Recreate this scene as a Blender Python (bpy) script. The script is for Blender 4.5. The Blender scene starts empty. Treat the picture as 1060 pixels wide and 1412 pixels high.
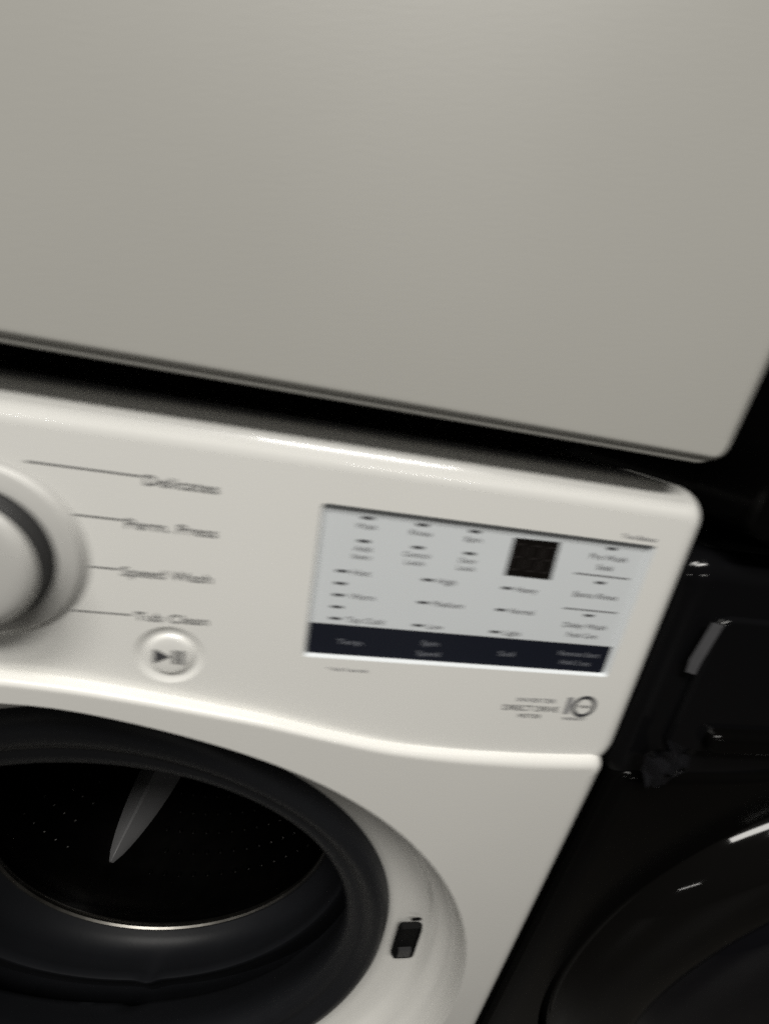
import bpy, bmesh, math, random
from mathutils import Vector, Matrix
import numpy as np
random.seed(7)
sc = bpy.context.scene
C = sc.collection

# ---------------------------------------------------------------- camera
CAM = Vector((0.1417, -0.1610, 1.0082))
YAW, PITCH, ROLL = 0.160285, 0.319532, 0.180284
fw = Vector((math.sin(YAW)*math.cos(PITCH), math.cos(YAW)*math.cos(PITCH), -math.sin(PITCH)))
r0 = Vector((math.cos(YAW), -math.sin(YAW), 0)); u0 = r0.cross(fw)
rt = math.cos(ROLL)*r0 + math.sin(ROLL)*u0
up = -math.sin(ROLL)*r0 + math.cos(ROLL)*u0
cd = bpy.data.cameras.new('camera'); cam = bpy.data.objects.new('camera', cd); C.objects.link(cam)
cam.matrix_world = Matrix(((rt.x, up.x, -fw.x, CAM.x), (rt.y, up.y, -fw.y, CAM.y), (rt.z, up.z, -fw.z, CAM.z), (0, 0, 0, 1)))
cd.sensor_fit = 'HORIZONTAL'; cd.sensor_width = 36; cd.lens = 516.0/1060*36
cd.clip_start = 0.01; cd.clip_end = 100
cd.dof.use_dof = True; cd.dof.focus_distance = 0.62; cd.dof.aperture_fstop = 9.0; cd.dof.aperture_ratio = 0.26
sc.camera = cam

# ---------------------------------------------------------------- dim shop interior: faint ambient and ceiling lamps
w = bpy.data.worlds.new('World'); sc.world = w; w.use_nodes = True
bg = w.node_tree.nodes['Background']; bg.inputs[0].default_value = (1.0, 0.93, 0.82, 1); bg.inputs[1].default_value = 0.008
sc.view_settings.view_transform = 'Standard'; sc.view_settings.look = 'None'
sc.view_settings.exposure = 0; sc.view_settings.gamma = 1
sc.cycles.max_bounces = 8
sc.cycles.use_denoising = False
sc.cycles.use_adaptive_sampling = False
sc.cycles.sample_clamp_indirect = 2.0

def lamp(name, loc, target, sx, sy, power, col=(1.0, 0.93, 0.82)):
    l = bpy.data.lights.new(name, 'AREA'); l.shape = 'RECTANGLE'; l.size = sx; l.size_y = sy
    l.energy = power; l.color = col
    o = bpy.data.objects.new(name, l); C.objects.link(o); o.location = loc
    d = Vector(target) - Vector(loc); o.rotation_euler = d.to_track_quat('-Z', 'Y').to_euler()
    return o
# suspended ceiling panels and bare tubes along the aisle, all facing straight down
WARM = (1.0, 0.975, 0.92)
lamp('ceiling_panel_lamp', (-0.55, -0.72, 2.75), (-0.55, -0.72, 0), 1.2, 0.3, 34, WARM)
lamp('ceiling_panel_lamp', (0.30, -1.15, 2.75), (0.30, -1.15, 0), 1.2, 0.3, 38, WARM)
lamp('ceiling_tube_lamp', (1.5, -5.6, 2.75), (1.5, -5.6, 0), 2.4, 0.16, 60, WARM)
lamp('ceiling_tube_lamp', (-5.0, -5.6, 2.75), (-5.0, -5.6, 0), 2.4, 0.16, 60, WARM)

# ---------------------------------------------------------------- materials
def mat(name, col, rough=0.5, metal=0.0, coat=0.0, noise=0.0, nscale=40, bump=0.0, bscale=600, spec=0.5, trans=0.0, emit=None):
    m = bpy.data.materials.new(name); m.use_nodes = True
    nt = m.node_tree; b = nt.nodes['Principled BSDF']
    b.inputs['Base Color'].default_value = (*col, 1); b.inputs['Roughness'].default_value = rough
    b.inputs['Metallic'].default_value = metal; b.inputs['Coat Weight'].default_value = coat
    b.inputs['Coat Roughness'].default_value = 0.08
    b.inputs['Specular IOR Level'].default_value = spec
    b.inputs['Transmission Weight'].default_value = trans
    tc = nt.nodes.new('ShaderNodeTexCoord')
    if noise:
        n = nt.nodes.new('ShaderNodeTexNoise'); n.inputs['Scale'].default_value = nscale; n.inputs['Detail'].default_value = 6
        nt.links.new(tc.outputs['Object'], n.inputs['Vector'])
        mx = nt.nodes.new('ShaderNodeMix'); mx.data_type = 'RGBA'
        mx.inputs[6].default_value = (*[c*(1-noise) for c in col], 1); mx.inputs[7].default_value = (*[min(1, c*(1+noise)) for c in col], 1)
        nt.links.new(n.outputs['Fac'], mx.inputs[0]); nt.links.new(mx.outputs[2], b.inputs['Base Color'])
        mr = nt.nodes.new('ShaderNodeMapRange'); mr.inputs[3].default_value = max(0, rough-0.06); mr.inputs[4].default_value = rough+0.06
        nt.links.new(n.outputs['Fac'], mr.inputs[0]); nt.links.new(mr.outputs[0], b.inputs['Roughness'])
    if bump:
        n2 = nt.nodes.new('ShaderNodeTexNoise'); n2.inputs['Scale'].default_value = bscale; n2.inputs['Detail'].default_value = 3
        nt.links.new(tc.outputs['Object'], n2.inputs['Vector'])
        bp = nt.nodes.new('ShaderNodeBump'); bp.inputs['Strength'].default_value = bump; bp.inputs['Distance'].default_value = 0.0005
        nt.links.new(n2.outputs['Fac'], bp.inputs['Height']); nt.links.new(bp.outputs[0], b.inputs['Normal'])
    return m
M = {}
M['console'] = mat('white_console_plastic', (0.80, 0.795, 0.765), 0.30, coat=0.5, noise=0.02, nscale=14, bump=0.05, bscale=900)
M['paint'] = mat('white_steel_paint', (0.76, 0.752, 0.72), 0.30, coat=0.15, noise=0.025, nscale=9, bump=0.06, bscale=700)
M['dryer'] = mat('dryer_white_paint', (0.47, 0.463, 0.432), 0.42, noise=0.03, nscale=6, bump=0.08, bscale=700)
M['knob'] = mat('knob_satin_plastic', (0.52, 0.515, 0.495), 0.35, noise=0.02)
M['dark_satin'] = mat('dark_satin_grey', (0.03, 0.03, 0.031), 0.35, spec=0.3, noise=0.03)
M['ink'] = mat('dark_grey_ink', (0.055, 0.055, 0.06), 0.6, noise=0.05)
M['grey_ink'] = mat('mid_grey_ink', (0.22, 0.22, 0.23), 0.6, noise=0.05)
M['pale_ink'] = mat('pale_ink', (0.20, 0.21, 0.24), 0.6, noise=0.05)
M['screen'] = mat('display_grey_white', (0.68, 0.71, 0.73), 0.18, noise=0.02)
M['strip'] = mat('navy_black_gloss', (0.010, 0.012, 0.020), 0.12, noise=0.05)
M['digits_bg'] = mat('digit_window_brown_black', (0.006, 0.005, 0.0045), 0.2, noise=0.05)
M['segment'] = mat('unlit_segment', (0.028, 0.024, 0.023), 0.4, noise=0.05)
M['rubber'] = mat('grey_door_rubber', (0.010, 0.0106, 0.0125), 0.46, spec=0.2, noise=0.10, nscale=30, bump=0.12, bscale=300)
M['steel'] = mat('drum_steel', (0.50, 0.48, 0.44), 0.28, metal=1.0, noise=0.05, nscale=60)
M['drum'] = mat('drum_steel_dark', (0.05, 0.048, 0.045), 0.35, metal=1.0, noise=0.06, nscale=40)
M['door_gloss'] = mat('black_door_gloss', (0.004, 0.0038, 0.0036), 0.06, spec=0.25, noise=0.1, nscale=12)
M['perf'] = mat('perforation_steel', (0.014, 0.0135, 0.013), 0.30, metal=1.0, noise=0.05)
M['hole'] = mat('black_hole', (0.004, 0.004, 0.004), 0.7, spec=0.08, noise=0.05)
M['lifter'] = mat('grey_lifter_plastic', (0.20, 0.20, 0.205), 0.22, noise=0.04)
M['top'] = mat('dark_grey_lid', (0.15, 0.15, 0.15), 0.5, noise=0.05)
M['black'] = mat('black_plastic', (0.012, 0.012, 0.012), 0.5, noise=0.1)
M['bpaint'] = mat('black_steel_paint', (0.002, 0.0019, 0.0018), 0.14, spec=0.14, noise=0.1, nscale=12)
M['bconsole'] = mat('black_console_gloss', (0.004, 0.004, 0.0045), 0.12, spec=0.25, noise=0.1, nscale=12)
M['bglass'] = mat('black_door_glass', (0.004, 0.004, 0.005), 0.04, noise=0.1, nscale=8)
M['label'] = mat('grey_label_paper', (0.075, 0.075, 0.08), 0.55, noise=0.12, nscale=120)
M['glint'] = mat('glint_gloss', (0.014, 0.014, 0.016), 0.09, noise=0.15, nscale=90)
M['floor'] = mat('dark_floor', (0.028, 0.025, 0.021), 0.5, noise=0.25, nscale=5, bump=0.2, bscale=80)
M['wall'] = mat('dim_wall', (0.10, 0.095, 0.085), 0.8, noise=0.1, nscale=3, bump=0.2, bscale=120)

# ---------------------------------------------------------------- helpers
def obj(name, bm, m, parent=None, smooth=True):
    me = bpy.data.meshes.new(name); bm.to_mesh(me); bm.free()
    o = bpy.data.objects.new(name, me); C.objects.link(o)
    if m: me.materials.append(m)
    if smooth:
        for p in me.polygons: p.use_smooth = True
    if parent: o.parent = parent
    return o
def root(name, label, cat, loc=(0, 0, 0), group=None):
    o = bpy.data.objects.new(name, None); C.objects.link(o); o.location = loc; o.empty_display_size = 0.1
    o['label'] = label; o['category'] = cat
    if group: o['group'] = group
    return o
def smooth_by_angle(o, deg=35):
    me = o.data
    me.calc_loop_triangles() if False else None
    bm = bmesh.new(); bm.from_mesh(me)
    for e in bm.edges:
        if len(e.link_faces) == 2: e.smooth = e.calc_face_angle(0) < math.radians(deg)
    bm.to_mesh(me); bm.free()
def box(bm, x0, x1, y0, y1, z0, z1, skip=()):
    v = [bm.verts.new((x, y, z)) for x in (x0, x1) for y in (y0, y1) for z in (z0, z1)]
    F = {'left': (0, 1, 3, 2), 'right': (4, 6, 7, 5), 'front': (0, 4, 5, 1), 'back': (2, 3, 7, 6), 'bottom': (0, 2, 6, 4), 'top': (1, 5, 7, 3)}
    for k, f in F.items():
        if k not in skip: bm.faces.new([v[i] for i in f])
def rrect(x0, x1, z0, z1, r, n=8):
    """counter-clockwise rounded rectangle in (x, z); r = one radius or (bl, br, tr, tl)"""
    rs = r if isinstance(r, (tuple, list)) else (r,)*4
    pts = []
    for (cx, cz, a0, q) in ((x0, z0, 180, rs[0]), (x1, z0, 270, rs[1]), (x1, z1, 0, rs[2]), (x0, z1, 90, rs[3])):
        sx = 1 if cx == x0 else -1; sz = 1 if cz == z0 else -1
        for i in range(n+1):
            a = math.radians(a0 + 90*i/n)
            pts.append((cx + sx*q + q*math.cos(a), cz + sz*q + q*math.sin(a)))
    return pts
def resample(pts, step):
    out = []
    for i in range(len(pts)):
        a = Vector(pts[i]); b = Vector(pts[(i+1) % len(pts)]); d = (b-a).length
        k = max(1, int(d/step))
        for j in range(k): out.append(tuple(a.lerp(b, j/k)))
    return out
def normals2(pts):
    N = []
    n = len(pts)
    for i in range(n):
        a = Vector(pts[i-1]); b = Vector(pts[(i+1) % n]); t = (b-a)
        if t.length < 1e-9: t = Vector((1, 0))
        t.normalize(); N.append(Vector((t.y, -t.x)))
    return N
def circle2(cx, cz, R, n=128, sq=1.0):
    return [(cx + R*math.cos(2*math.pi*i/n), cz + R*sq*math.sin(2*math.pi*i/n)) for i in range(n)]
def bridge(bm, A, B, close=True):
    n = len(A)
    for i in range(n if close else n-1):
        j = (i+1) % n
        try: bm.faces.new((A[i], A[j], B[j], B[i]))
        except ValueError: pass
def plate(name, m, parent, outline, yf, radius, depth, holes=(), shear=0.0, z0=0.0, segs=10):
    """front panel: flat face at y=yf with rounded edges rolling back, optional holes. radius: f(normal) -> fillet radius"""
    N = normals2(outline); n = len(outline)
    rf = radius if callable(radius) else (lambda nn, pp: radius)
    rs = [rf(q, p) for q, p in zip(N, outline)]
    Y = lambda y, z: y + shear*(z - z0)
    bm = bmesh.new(); loops = []
    for k in range(segs+1):
        f = math.pi/2*k/segs; L = []
        for i in range(n):
            d = rs[i]*(1-math.sin(f)); yy = yf + rs[i]*(1-math.cos(f))
            x = outline[i][0] - N[i].x*d; z = outline[i][1] - N[i].y*d
            L.append(bm.verts.new((x, Y(yy, z), z)))
        loops.append(L)
    L = [bm.verts.new((outline[i][0], Y(yf+depth, outline[i][1]), outline[i][1])) for i in range(n)]
    loops.append(L)
    for a, b in zip(loops, loops[1:]): bridge(bm, b, a)
    # a thin flat guard ring keeps the shading of the fillet tangent to the flat face
    G = []
    for i in range(n):
        d = rs[i]+0.0012; x = outline[i][0] - N[i].x*d; z = outline[i][1] - N[i].y*d
        G.append(bm.verts.new((x, Y(yf, z), z)))
    bridge(bm, loops[0], G)
    smooth_faces = set(bm.faces)
    E = []
    D = [bm.verts.new(v.co) for v in G]
    for i in range(n): E.append(bm.edges.new((D[i], D[(i+1) % n])))
    for h in holes:
        H = [bm.verts.new((x, Y(yf, z), z)) for x, z in h]
        for i in range(len(H)): E.append(bm.edges.new((H[i], H[(i+1) % len(H)])))
    res = bmesh.ops.triangle_fill(bm, edges=E, use_beauty=True, use_dissolve=False, normal=(0, -1, 0))
    for f in bm.faces:
        f.smooth = f in smooth_faces
    for f in bm.faces:
        if f not in smooth_faces and f.normal.y > 0: f.normal_flip()
    me = bpy.data.meshes.new(name); bm.to_mesh(me); bm.free()
    o = bpy.data.objects.new(name, me); C.objects.link(o); me.materials.append(m)
    if parent: o.parent = parent
    return o
def lathe(name, m, parent, prof, cx, cz, n=128, shear=0.0, z0=0.0, cap=False, fn=None):
    """profile [(R, y)] turned about the y axis through (cx, cz)"""
    bm = bmesh.new(); loops = []
    for (R, y) in prof:
        L = []
        for i in range(n):
            a = 2*math.pi*i/n
            RR, yy, ox, oz = (R, y, 0, 0) if fn is None else fn(R, y, a)
            x = cx + ox + RR*math.cos(a); z = cz + oz + RR*math.sin(a)
            L.append(bm.verts.new((x, yy + shear*(z-z0), z)))
        loops.append(L)
    for a, b in zip(loops, loops[1:]): bridge(bm, a, b)
    if cap: bm.faces.new(loops[-1])
    bmesh.ops.recalc_face_normals(bm, faces=bm.faces)
    o = obj(name, bm, m, parent)
    smooth_by_angle(o, 40)
    return o
def spline(xs, zs, x):
    # monotone-ish cubic hermite through the points
    xs = np.array(xs); zs = np.array(zs)
    d = np.gradient(zs, xs)
    i = int(np.clip(np.searchsorted(xs, x)-1, 0, len(xs)-2)); h = xs[i+1]-xs[i]; t = (x-xs[i])/h
    return ((2*t**3-3*t*t+1)*zs[i] + (t**3-2*t*t+t)*h*d[i] + (-2*t**3+3*t*t)*zs[i+1] + (t**3-t*t)*h*d[i+1])

K, Z0 = 0.06, 0.81           # the console leans back by about 3.4 degrees
def con(x, z, off=0.0): return Vector((x, K*(z-Z0) - off, z))
def flat_poly(name, m, parent, polys, off, o3=None):
    """flat print on the console: polys of (x, z) in metres"""
    bm = bmesh.new()
    for P in polys: bm.faces.new([bm.verts.new(con(x, z, off)) for x, z in P])
    bmesh.ops.recalc_face_normals(bm, faces=bm.faces)
    for f in bm.faces:
        if f.normal.y > 0: f.normal_flip()
    return obj(name, bm, m, parent, smooth=False)
def bar(x0, x1, z, h): return [(x0, z-h/2), (x1, z-h/2), (x1, z+h/2), (x0, z+h/2)]
def lettering(body, cx, cz, width, cap, m, parent, off, name='lettering', bold=0.0):
    cu = bpy.data.curves.new('t', 'FONT'); cu.body = body; cu.align_x = 'CENTER'; cu.size = 1.0; cu.offset = bold; cu.resolution_u = 3
    t = bpy.data.objects.new('t', cu); C.objects.link(t)
    me = bpy.data.meshes.new_from_object(t)
    bpy.data.objects.remove(t); bpy.data.curves.remove(cu)
    xs = [v.co.x for v in me.vertices]; mid = (min(xs)+max(xs))/2; sx = width/(max(xs)-min(xs)); sz = cap/0.69
    for v in me.vertices:
        p = con(cx + (v.co.x-mid)*sx, cz + (v.co.y-0.33)*sz, off); v.co = p
    me.name = name; o = bpy.data.objects.new(name, me); C.objects.link(o); me.materials.append(m); o.parent = parent
    return o

# ---------------------------------------------------------------- setting
bm = bmesh.new(); v = [bm.verts.new(p) for p in ((-4, -5, 0), (5, -5, 0), (5, 1.2, 0), (-4, 1.2, 0))]; bm.faces.new(v)
fl = obj('floor', bm, M['floor'], smooth=False); fl['kind'] = 'structure'
bm = bmesh.new(); box(bm, -4, 5, 1.2, 1.3, 0, 3.0)
wl = obj('wall', bm, M['wall'], smooth=False); wl['kind'] = 'structure'

SX = [0, .030, .062, .0977, .1243, .143, .162, .1924, .2376, .270, .310, .345]
SZ = [.8485, .8455, .8405, .8338, .8285, .8238, .8192, .8132, .8092, .8084, .8085, .8090]
def seam(x): return spline(SX, SZ, abs(x))
def body_outline(W, zb):
    pts = [(-W+0.02, zb), (W-0.02, zb)]
    pts += [(W-0.02+0.02*math.sin(a), zb+0.02-0.02*math.cos(a)) for a in [math.pi/2*i/6 for i in range(1, 7)]]
    zt = seam(W); rc = 0.015
    pts += [(W - rc + rc*math.cos(a), zt - rc + rc*math.sin(a)) for a in [math.pi/2*i/6 for i in range(0, 7)]]
    xs = np.linspace(W-rc-0.008, -(W-rc-0.008), 90)
    pts += [(float(x), float(seam(x))) for x in xs]
    pts += [(-W + rc - rc*math.sin(a), zt - rc + rc*math.cos(a)) for a in [math.pi/2*i/6 for i in range(0, 7)]]
    pts += [(-W+0.02-0.02*math.cos(a), zb+0.02-0.02*math.sin(a)) for a in [math.pi/2*i/6 for i in range(0, 6)]]
    return resample(pts, 0.02)
W = 0.340
DX, DZ = 0.0, 0.5235          # door axis

def cabinet(name, parent, m, W, y0, y1, z0, z1):
    bm = bmesh.new(); box(bm, -W, W, y0, y1, z0, z1, skip=('front',))
    o = obj(name, bm, m, parent, smooth=False)
    mod = o.modifiers.new('bevel', 'BEVEL'); mod.width = 0.006; mod.segments = 3; mod.limit_method = 'ANGLE'
    return o
def crown(a): return 0.0065*math.exp(-((a-math.pi/2)/0.20)**2)      # the recess rises a little at the top
def rec_fn(R, y, a): return R + crown(a)*min(1, max(0, (R-0.243)/0.04)), y, 0, 0
def make_washer(parent, mc, mp, mtop, holes, zb=0.03, zf=0.0):
    edge_r = lambda n, p: 0.016
    Wc = 0.3505
    def cz(x):
        t = min(1, max(0, (abs(x)-0.17)/0.115)); return float(seam(x))-0.016-0.006*t*t*(3-2*t)
    con_out = [(float(x), cz(x)) for x in np.linspace(-Wc+0.03, Wc-0.03, 80)]
    zc_ = cz(Wc-0.03)+0.03
    con_out += [(Wc-0.03+0.03*math.sin(a), zc_-0.03*math.cos(a)) for a in [math.pi/2*k/10 for k in range(1, 11)]]
    con_out += rrect(-Wc, Wc, 0.770, 0.9845, 0.020)[18:]
    con_out += [(-Wc+0.03-0.03*math.cos(a), zc_-0.03*math.sin(a)) for a in [math.pi/2*k/10 for k in range(0, 10)]]
    con_out = resample(con_out, 0.02)
    c = plate('console', mc, parent, con_out, 0.0, edge_r, 0.05, holes=holes, shear=K, z0=Z0)
    out = body_outline(0.3435, zb)
    b = plate('front_panel', mp, parent, out, -0.005, lambda n, p: 0.0030 + 0.0050*min(1, max(0, (abs(p[0])-0.16)/0.13)) + 0.0065*abs(n.x)**3, 0.05, holes=[[(DX + (0.3050+crown(a))*math.cos(a), DZ + (0.3050+crown(a))*math.sin(a)) for a in [2*math.pi*k/160 for k in range(160)]]])
    rec = [(0.3050, -0.005), (0.3042, -0.0042), (0.3034, -0.0010), (0.3026, 0.003), (0.3012, 0.009), (0.299, 0.0140), (0.295, 0.0175),
           (0.289, 0.0190), (0.2855, 0.0215), (0.283, 0.0275), (0.278, 0.0315), (0.268, 0.034), (0.256, 0.0365), (0.243, 0.041), (0.232, 0.056)]
    lathe('door_recess', mp, parent, rec, DX, DZ, 160, fn=rec_fn)
    cabinet('cabinet', parent, mp, 0.3365, 0.052, 0.74, zb, 0.972)
    bm = bmesh.new(); box(bm, -0.322, 0.322, 0.030, 0.70, 0.955, 0.9852)
    t = obj('lid', bm, mtop, parent, smooth=False); mod = t.modifiers.new('bevel', 'BEVEL'); mod.width = 0.004; mod.segments = 3
    for sx in (-1, 1):
        for yy in (0.09, 0.66):
            lathe_foot(parent, sx*0.29, yy, zb, zf)
    return c, b
def lathe_foot(parent, x, y, zb, zf):
    bm = bmesh.new(); bmesh.ops.create_cone(bm, cap_ends=True, segments=20, radius1=0.022, radius2=0.014, depth=zb-zf+0.004, matrix=Matrix.Translation((x, y, zf+(zb-zf+0.004)/2)))
    return obj('foot', bm, M['black'], parent, smooth=False)

# ================================================================ white washing machine
wm = root('washing_machine', 'white front-loading washer with open door hole, dial and pale display', 'washer')
DISP = (0.1392, 0.3200, 0.8672, 0.9520)
con_mesh, body_mesh = make_washer(wm, M['console'], M['paint'], M['top'], [rrect(DISP[0], DISP[1], DISP[2], DISP[3], 0.002, 3), circle2(0.0732, 0.8625, 0.0166, 72)])

# display set back in the console
disp_b = bmesh.new()
O = [disp_b.verts.new(con(x, z, 0)) for x, z in rrect(DISP[0], DISP[1], DISP[2], DISP[3], 0.002, 3)]
I = [disp_b.verts.new(con(x, z, -0.0022)) for x, z in rrect(DISP[0]+.0012, DISP[1]-.0022, DISP[2]+.0010, DISP[3]-.0012, 0.002, 3)]
bridge(disp_b, O, I); disp_b.faces.new(I)
bmesh.ops.recalc_face_normals(disp_b, faces=disp_b.faces)
if sum((f.normal.y*f.calc_area() for f in disp_b.faces)) > 0: bmesh.ops.reverse_faces(disp_b, faces=disp_b.faces)
dp = obj('display', disp_b, M['screen'], wm, smooth=False)
o0 = -0.0022
def dtext(s, x, z, wd, cap=0.0026, m='grey_ink'): return lettering(s, x/1000, z/1000, wd/1000, cap, M[m], dp, o0+0.0004)
flat_poly('menu_strip', M['strip'], dp, [[(DISP[0]+.0013, DISP[2]+.0011), (DISP[1]-.0023, DISP[2]+.0011), (DISP[1]-.0023, 0.8867), (DISP[0]+.0013, 0.8867)]], o0+0.0002)
dw = flat_poly('digit_window', M['digits_bg'], dp, [[(0.2393, 0.9248), (0.2662, 0.9248), (0.2655, 0.9467), (0.2393, 0.9462)]], o0+0.0002)
def mark(x, z, L=0.0062, h=0.0011, m='ink'): return flat_poly('indicator_mark', M[m], dp, [bar(x/1000-L/2, x/1000+L/2, z/1000, h)], o0+0.0004)
for x, a, (b1, c1), wa, wb, wc in ((161.7, 'Wash', ('Add', 'Item'), 10, 8.5, 9), (189.5, 'Rinse', ('Control', 'Lock'), 11, 13.5, 10), (217.3, 'Spin', ('Door', 'Lock'), 9, 9, 9.5)):
    mark(x, 946.9); dtext(a, x, 942.6, wa); mark(x, 934.8)
    dtext(b1, x, 930.7, wb); dtext(c1, x, 926.4, wc)
for i, z in enumerate((917.6, 910.7, 904.1, 897.2, 890.4)):
    mark(153.2, z)
    if i == 0: dtext('Hot', 163.0, z, 9, 0.003)
    if i == 2: dtext('Warm', 165.5, z, 13, 0.003)
    if i == 4: dtext('Tap Cold', 169.0, z, 20, 0.003)
for x, (a, b1, c1) in ((198.2, ('High', 'Medium', 'Low')), (242.7, ('Heavy', 'Normal', 'Light'))):
    for s, z in ((a, 917.6), (b1, 904.3), (c1, 890.4)):
        wd = {'High': 10, 'Medium': 17, 'Low': 8.5, 'Heavy': 12.5, 'Normal': 14, 'Light': 10}[s]
        mark(x, z); dtext(s, x+5.4+wd/2, z, wd, 0.003)
for zl, ls in ((947.0, (('Pre Wash', 941.6, 22), ('Soak', 935.8, 10))), (926.6, (('Extra Rinse', 918.4, 27),)), (905.9, (('Delay Wash', 899.0, 27), ('Fresh Care', 892.8, 19)))):
    mark(296, zl)
    for s, z, wd in ls: dtext(s, 296, z, wd, 0.0031)
for z in (930.7, 909.2):
    flat_poly('divider', M['grey_ink'], dp, [bar(0.2790, 0.3128, z/1000, 0.0006)], o0+0.0004)
for s, x, z, wd in (('Temp.', 163.2, 876.6, 14), ('Spin', 207, 879.6, 9.5), ('Speed', 207.3, 873.0, 13), ('Soil', 253.1, 876.6, 9), ('Remote Start', 298.4, 880.0, 26), ('Hold 3 sec', 297.6, 874.0, 19)):
    dtext(s, x, z, wd, 0.003, 'pale_ink')
# seven-segment figures, unlit
segp = []
def seg(cx, cz, wx, hz, th=0.00055):
    for dz in (-hz, 0, hz): segp.append(bar(cx-wx+0.0006, cx+wx-0.0006, cz+dz, th))
    for sx in (-1, 1):
        for sz in (-1, 1):
            zc = cz+sz*hz/2; x = cx+sx*wx
            segp.append([(x-th/2, zc-hz/2+0.0007), (x+th/2, zc-hz/2+0.0007), (x+th/2, zc+hz/2-0.0007), (x-th/2, zc+hz/2-0.0007)])
for i, xx in enumerate((0.2435, 0.2530, 0.2612)): seg(xx, 0.9358, 0.0030, 0.0072)
flat_poly('digit_segments', M['segment'], dp, segp, o0+0.0004)

# dial
dial_prof = [(0.0432, 0.0004), (0.0420, -0.0004), (0.0408, -0.0006), (0.0403, -0.0012), (0.0400, -0.0022), (0.0393, -0.0027), (0.0375, -0.0031), (0.0350, -0.0037), (0.0325, -0.0042), (0.0314, -0.0042), (0.0308, -0.0036)]
DCX, DCZ = -0.004, 0.9105
dl = lathe('dial', M['knob'], wm, dial_prof, DCX, DCZ, 128, K, Z0)
lathe('knob_side', M['dark_satin'], dl, [(0.0306, -0.0034), (0.0302, -0.0060), (0.0302, -0.0105), (0.0298, -0.0132)], DCX, DCZ, 128, K, Z0)  # side wall coloured dark to stand for its shade and dark reflections
lathe('knob_cap', M['knob'], dl, [(0.0299, -0.0130), (0.0293, -0.0146), (0.0280, -0.0158), (0.0252, -0.0167), (0.021, -0.0172), (0.012, -0.0175), (0.002, -0.0176)], DCX, DCZ, 128, K, Z0, cap=True)
def ctext(s, x, z, wd, cap, m='ink', bold=0.0): return lettering(s, x/1000, z/1000, wd/1000, cap, M[m], con_mesh, 0.0003, bold=bold)
for s, xa, xb, x2, z, zt in (('Delicates', 15.1, 60.5, 92.5, 953.4, 952.0), ('Perm. Press', 30.2, 52.7, 92.8, 932.2, 930.8), ('Speed Wash', 37.4, 50.4, 91.6, 907.8, 907.0), ('Tub Clean', 29.8, 56.0, 90.8, 884.2, 883.8)):
    flat_poly('pointer_line', M['ink'], con_mesh, [bar(xa/1000, xb/1000, z/1000, 0.0005)], 0.0003)
    ctext(s, (xb+1+x2)/2, zt, x2-xb-1, 0.0046)
# start / pause button
bprof = [(0.0166, 0.0), (0.0161, 0.0002), (0.0152, 0.0007), (0.0138, 0.0012), (0.0124, 0.0014), (0.0115, 0.0012), (0.0110, 0.0004), (0.0104, -0.0001), (0.0092, -0.0003), (0.006, -0.0005), (0.001, -0.0006)]
bt = lathe('start_button', M['console'], wm, bprof, 0.0732, 0.8625, 72, K, Z0, cap=True)
flat_poly('play_pause_icon', M['ink'], bt, [[(0.0660, 0.8583), (0.0660, 0.8667), (0.0738, 0.8625)], bar(0.0750, 0.0768, 0.8625, 0.0080), bar(0.0784, 0.0802, 0.8625, 0.0080)], 0.0010)
# small print on the console
ctext('True Balance', 308.0, 955.6, 21, 0.0025, 'grey_ink')
ctext('* Hold 3 seconds', 163.7, 861.0, 22, 0.0022, 'grey_ink')
ctext('INVERTER', 279.5, 848.0, 25, 0.0028, 'grey_ink')
ctext('DIRECT DRIVE', 277.3, 842.0, 36, 0.0038, 'ink')
ctext('MOTOR', 278.0, 836.4, 14.5, 0.0028, 'ink')
ctext('WARRANTY', 307.8, 835.9, 16, 0.0022, 'grey_ink')
flat_poly('warranty_emblem', M['grey_ink'], con_mesh, [[(0.2995, 0.8393), (0.3028, 0.8393), (0.3028, 0.8516), (0.2995, 0.8516)]], 0.0003)
bm = bmesh.new()
A = [bm.verts.new(con(x, z, 0.0003)) for x, z in circle2(0.3117, 0.8453, 0.0080, 40)]
B = [bm.verts.new(con(x, z, 0.0003)) for x, z in circle2(0.3117, 0.8453, 0.0056, 40)]
bridge(bm, A, B); obj('warranty_emblem', bm, M['ink'], con_mesh, smooth=False)
ctext('YEARS', 311.7, 845.3, 8.6, 0.0020, 'ink')

# door gasket: rolled outer bead, throat and folded bellows
GX, GZ = 0.0, 0.5300
def gfn(R, y, a):
    notch = math.exp(-((a-(1.5*math.pi-0.02))/0.045)**2)
    if 0.083 < y < 0.121: R = R + 0.008*notch + 0.0010*math.sin(5*a+1.0)
    if y < 0.05: R = R + 0.017*math.exp(-((a-math.pi/2)/0.42)**2)*min(1, max(0, (R-0.214)/0.03))
    t = min(1, max(0, (y-0.05)/0.10)); t = t*t*(3-2*t)
    return R, y, (RX-GX)*t, (RZ-GZ)*t
RX, RZ = 0.008, 0.474
gprof = [(0.248, 0.048), (0.2460, 0.038), (0.242, 0.0305), (0.237, 0.0265), (0.231, 0.0265), (0.227, 0.0292), (0.224, 0.0330), (0.2215, 0.0342), (0.218, 0.0335), (0.2125, 0.0350), (0.2085, 0.0390), (0.2065, 0.045),
         (0.208, 0.053), (0.213, 0.062), (0.2175, 0.071), (0.2205, 0.080), (0.2215, 0.0840), (0.2260, 0.0855), (0.2450, 0.0860), (0.2560, 0.0900), (0.2560, 0.1180), (0.2450, 0.1160), (0.2250, 0.1080), (0.2165, 0.1045), (0.2138, 0.1048), (0.2115, 0.1075), (0.2105, 0.113), (0.2105, 0.127), (0.2075, 0.138), (0.2010, 0.147), (0.1960, 0.1535)]
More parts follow.
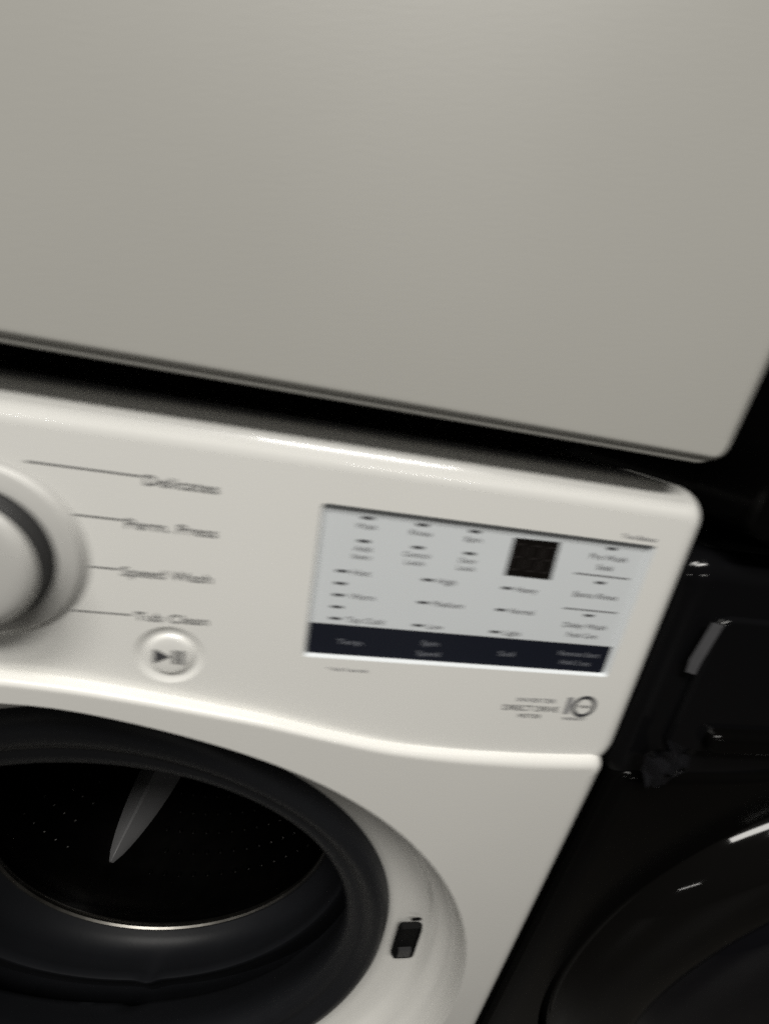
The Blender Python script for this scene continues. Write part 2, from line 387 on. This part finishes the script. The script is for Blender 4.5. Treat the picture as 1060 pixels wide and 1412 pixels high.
gk = lathe('door_gasket', M['rubber'], wm, gprof, GX, GZ, 220, fn=gfn)
for p in gk.data.polygons: p.use_smooth = True
# drain spot on the lower bellows
# drum: steel lip, barrel and lifters
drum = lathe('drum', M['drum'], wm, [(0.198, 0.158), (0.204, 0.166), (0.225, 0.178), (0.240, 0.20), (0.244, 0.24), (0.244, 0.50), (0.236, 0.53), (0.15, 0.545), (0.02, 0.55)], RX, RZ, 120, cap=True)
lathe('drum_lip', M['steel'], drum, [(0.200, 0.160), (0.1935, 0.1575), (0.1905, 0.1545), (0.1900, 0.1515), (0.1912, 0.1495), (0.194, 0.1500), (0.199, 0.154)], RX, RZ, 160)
def lifter(angle, y0=0.236, y1=0.45):
    """wedge-shaped paddle on the drum wall, tip towards the door"""
    bm = bmesh.new(); rings = []
    nT, nS = 18, 12
    for i in range(nT+1):
        t = i/nT; y = y0 + (y1-y0)*t
        hw = 0.003 + 0.036*math.sin(math.pi/2*min(1, t*1.2))**0.75; hh = 0.003 + 0.040*math.sin(math.pi/2*min(1, t*1.3))**0.7
        R0 = []
        for k in range(nS+1):
            s = -1 + 2*k/nS
            tang = s*hw + 0.020*(t-0.05); s0 = -0.42
            rad = hh*((1+s)/(1+s0) if s < s0 else (1-s)/(1-s0))**0.85
            r = 0.2435 - rad; ca, sa = math.cos(angle), math.sin(angle)
            R0.append(bm.verts.new((RX + r*ca - tang*sa, y, RZ + r*sa + tang*ca)))
        rings.append(R0)
    for a, b in zip(rings, rings[1:]): bridge(bm, a, b, close=False)
    bm.faces.new(rings[0]); bm.faces.new(rings[-1])
    bmesh.ops.recalc_face_normals(bm, faces=bm.faces)
    o = obj('lifter', bm, M['lifter'], drum); smooth_by_angle(o, 22); return o
A0 = math.radians(270-29)
for k in range(3): lifter(A0 + k*2*math.pi/3)
# perforations in the barrel: small raised steel rims round dark holes, too many to count
bm = bmesh.new()
for iy in range(9):
    y = 0.235 + iy*0.030
    for ia in range(72):
        a = 2*math.pi*(ia + 0.5*(iy % 2))/72
        dl_ = min(abs((a-(A0+k*2*math.pi/3)+math.pi) % (2*math.pi)-math.pi) for k in range(3))
        if dl_ < 0.24: continue
        er = Vector((math.cos(a), 0, math.sin(a))); et = Vector((-math.sin(a), 0, math.cos(a))); ey = Vector((0, 1, 0))
        c0 = Vector((RX, y, RZ)) + er*0.2437
        L1 = [bm.verts.new(c0 + (et*math.cos(q)+ey*math.sin(q))*0.0042) for q in [math.pi/3*j for j in range(6)]]
        L2 = [bm.verts.new(c0 - er*0.0018 + (et*math.cos(q)+ey*math.sin(q))*0.0024) for q in [math.pi/3*j for j in range(6)]]
        bridge(bm, L1, L2)
pf = obj('perforations', bm, M['perf'], drum); pf['kind'] = 'stuff'
# tub behind the gasket
# latch strike opening on the right of the door recess
def rec_y(R): return 0.0345 if R > 0.262 else 0.038
bm = bmesh.new()
lx0, lx1, lz0, lz1, ly = 0.2560, 0.2760, 0.504, 0.552, 0.0285
Oo = [bm.verts.new((x, ly+0.004, z)) for x, z in rrect(lx0-0.0015, lx1+0.0015, lz0-0.0015, lz1+0.0015, 0.004, 4)]
Om = [bm.verts.new((x, ly, z)) for x, z in rrect(lx0, lx1, lz0, lz1, 0.004, 4)]
Ii = [bm.verts.new((x, ly+0.002, z)) for x, z in rrect(lx0+0.0015, lx1-0.0015, lz0+0.0015, lz1-0.0015, 0.003, 4)]
bridge(bm, Oo, Om); bridge(bm, Om, Ii); bm.faces.new(Ii); bmesh.ops.recalc_face_normals(bm, faces=bm.faces)
la = obj('door_latch', bm, M['hole'], wm, smooth=False)
bm = bmesh.new(); box(bm, lx0+0.004, lx1-0.004, ly-0.0008, ly+0.0025, lz0+0.004, lz0+0.014)
obj('latch_hook', bm, M['dark_satin'], la, smooth=False)
bm = bmesh.new(); bm.faces.new([bm.verts.new((x, ly+0.0005, z)) for x, z in rrect(0.2625, 0.2725, 0.5630, 0.5680, 0.0024, 5)])
bmesh.ops.recalc_face_normals(bm, faces=bm.faces)
obj('latch_pin_hole', bm, M['hole'], la, smooth=False)

# ================================================================ stacking bracket between the machines
sb = bmesh.new(); box(sb, -0.315, 0.315, 0.095, 0.66, 0.9855, 1.0090)
st = obj('stacking_bracket', sb, M['black'], smooth=False)
st['label'] = 'black stacking bracket in the dark gap between white dryer and white washer'; st['category'] = 'bracket'

# ================================================================ white dryer stacked on top
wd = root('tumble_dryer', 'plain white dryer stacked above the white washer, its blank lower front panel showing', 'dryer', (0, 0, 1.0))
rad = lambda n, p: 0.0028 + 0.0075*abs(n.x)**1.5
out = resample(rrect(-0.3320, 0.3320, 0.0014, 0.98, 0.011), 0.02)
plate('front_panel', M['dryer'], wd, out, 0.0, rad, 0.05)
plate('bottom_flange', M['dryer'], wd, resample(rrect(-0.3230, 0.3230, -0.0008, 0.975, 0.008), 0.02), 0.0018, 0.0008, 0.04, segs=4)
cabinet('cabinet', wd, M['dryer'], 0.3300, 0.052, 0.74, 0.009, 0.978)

# ================================================================ black pair beside it
XB, YB, DZB = 0.728, 0.022, -0.043
bw = root('washing_machine', 'glossy black washer beside the white one, its round door shut', 'washer', (XB, YB, 0))

make_washer(bw, M['bconsole'], M['bpaint'], M['black'], [], zb=0.073, zf=0.043)
dr = plate('detergent_drawer', M['bconsole'], bw, resample(rrect(-0.318, -0.075, 0.832, 0.945, 0.012), 0.02), -0.004, 0.003, 0.006, shear=K, z0=Z0, segs=5)
plate('drawer_handle', M['bpaint'], dr, resample(rrect(-0.290, -0.105, 0.838, 0.856, 0.008), 0.02), -0.012, 0.005, 0.012, shear=K, z0=Z0, segs=6)
door = lathe('door', M['door_gloss'], bw, [(0.3000, 0.012), (0.2985, 0.000), (0.2950, -0.0120), (0.2880, -0.0220), (0.2770, -0.0295), (0.2620, -0.0345), (0.2450, -0.0365), (0.2320, -0.0350), (0.2230, -0.0310), (0.2180, -0.0260)], DX, DZ, 160)
lathe('door_glass', M['bglass'], door, [(0.2190, -0.0265), (0.2150, -0.0330), (0.2050, -0.0400), (0.1850, -0.0475), (0.1500, -0.0560), (0.1000, -0.0635), (0.0500, -0.0670), (0.0030, -0.0682)], DX, DZ, 160, cap=True)
# narrow grey paper label left on the console edge
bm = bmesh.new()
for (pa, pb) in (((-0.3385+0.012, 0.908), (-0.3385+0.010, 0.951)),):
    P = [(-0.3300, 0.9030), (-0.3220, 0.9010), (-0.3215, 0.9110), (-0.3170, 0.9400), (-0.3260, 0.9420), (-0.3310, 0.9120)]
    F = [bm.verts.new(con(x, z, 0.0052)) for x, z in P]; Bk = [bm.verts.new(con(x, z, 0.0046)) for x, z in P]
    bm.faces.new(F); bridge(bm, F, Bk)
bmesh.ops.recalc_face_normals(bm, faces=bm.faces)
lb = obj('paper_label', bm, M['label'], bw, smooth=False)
# crumpled glossy facets, added beside the seam to stand in for reflection glints
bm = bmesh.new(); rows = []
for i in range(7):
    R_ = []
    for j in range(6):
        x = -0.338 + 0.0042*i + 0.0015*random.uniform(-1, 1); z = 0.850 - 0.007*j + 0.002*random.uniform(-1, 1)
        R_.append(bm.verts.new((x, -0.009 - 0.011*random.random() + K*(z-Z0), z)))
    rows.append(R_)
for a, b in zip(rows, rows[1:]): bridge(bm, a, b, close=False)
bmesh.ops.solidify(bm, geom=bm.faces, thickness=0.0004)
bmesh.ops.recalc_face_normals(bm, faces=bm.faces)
obj('glint_facets', bm, M['glint'], bw, smooth=False)
for o in bw.children_recursive:
    o.data.transform(Matrix.Translation((0, 0, DZB)))

sb2 = bmesh.new(); box(sb2, XB-0.315, XB+0.315, YB+0.095, YB+0.66, 0.9855+DZB, 1.0090+DZB)
st2 = obj('stacking_bracket', sb2, M['black'], smooth=False)
st2['label'] = 'black stacking bracket between the black dryer and the black washer'; st2['category'] = 'bracket'
bd = root('tumble_dryer', 'black dryer stacked above the black washer at the right edge', 'dryer', (XB, YB, 1.0+DZB))
plate('front_panel', M['bpaint'], bd, out, 0.0, rad, 0.05)
plate('bottom_flange', M['bpaint'], bd, resample(rrect(-0.3230, 0.3230, -0.0008, 0.975, 0.008), 0.02), 0.0018, 0.0008, 0.04, segs=4)
cabinet('cabinet', bd, M['bpaint'], 0.3300, 0.052, 0.74, 0.012, 0.978)
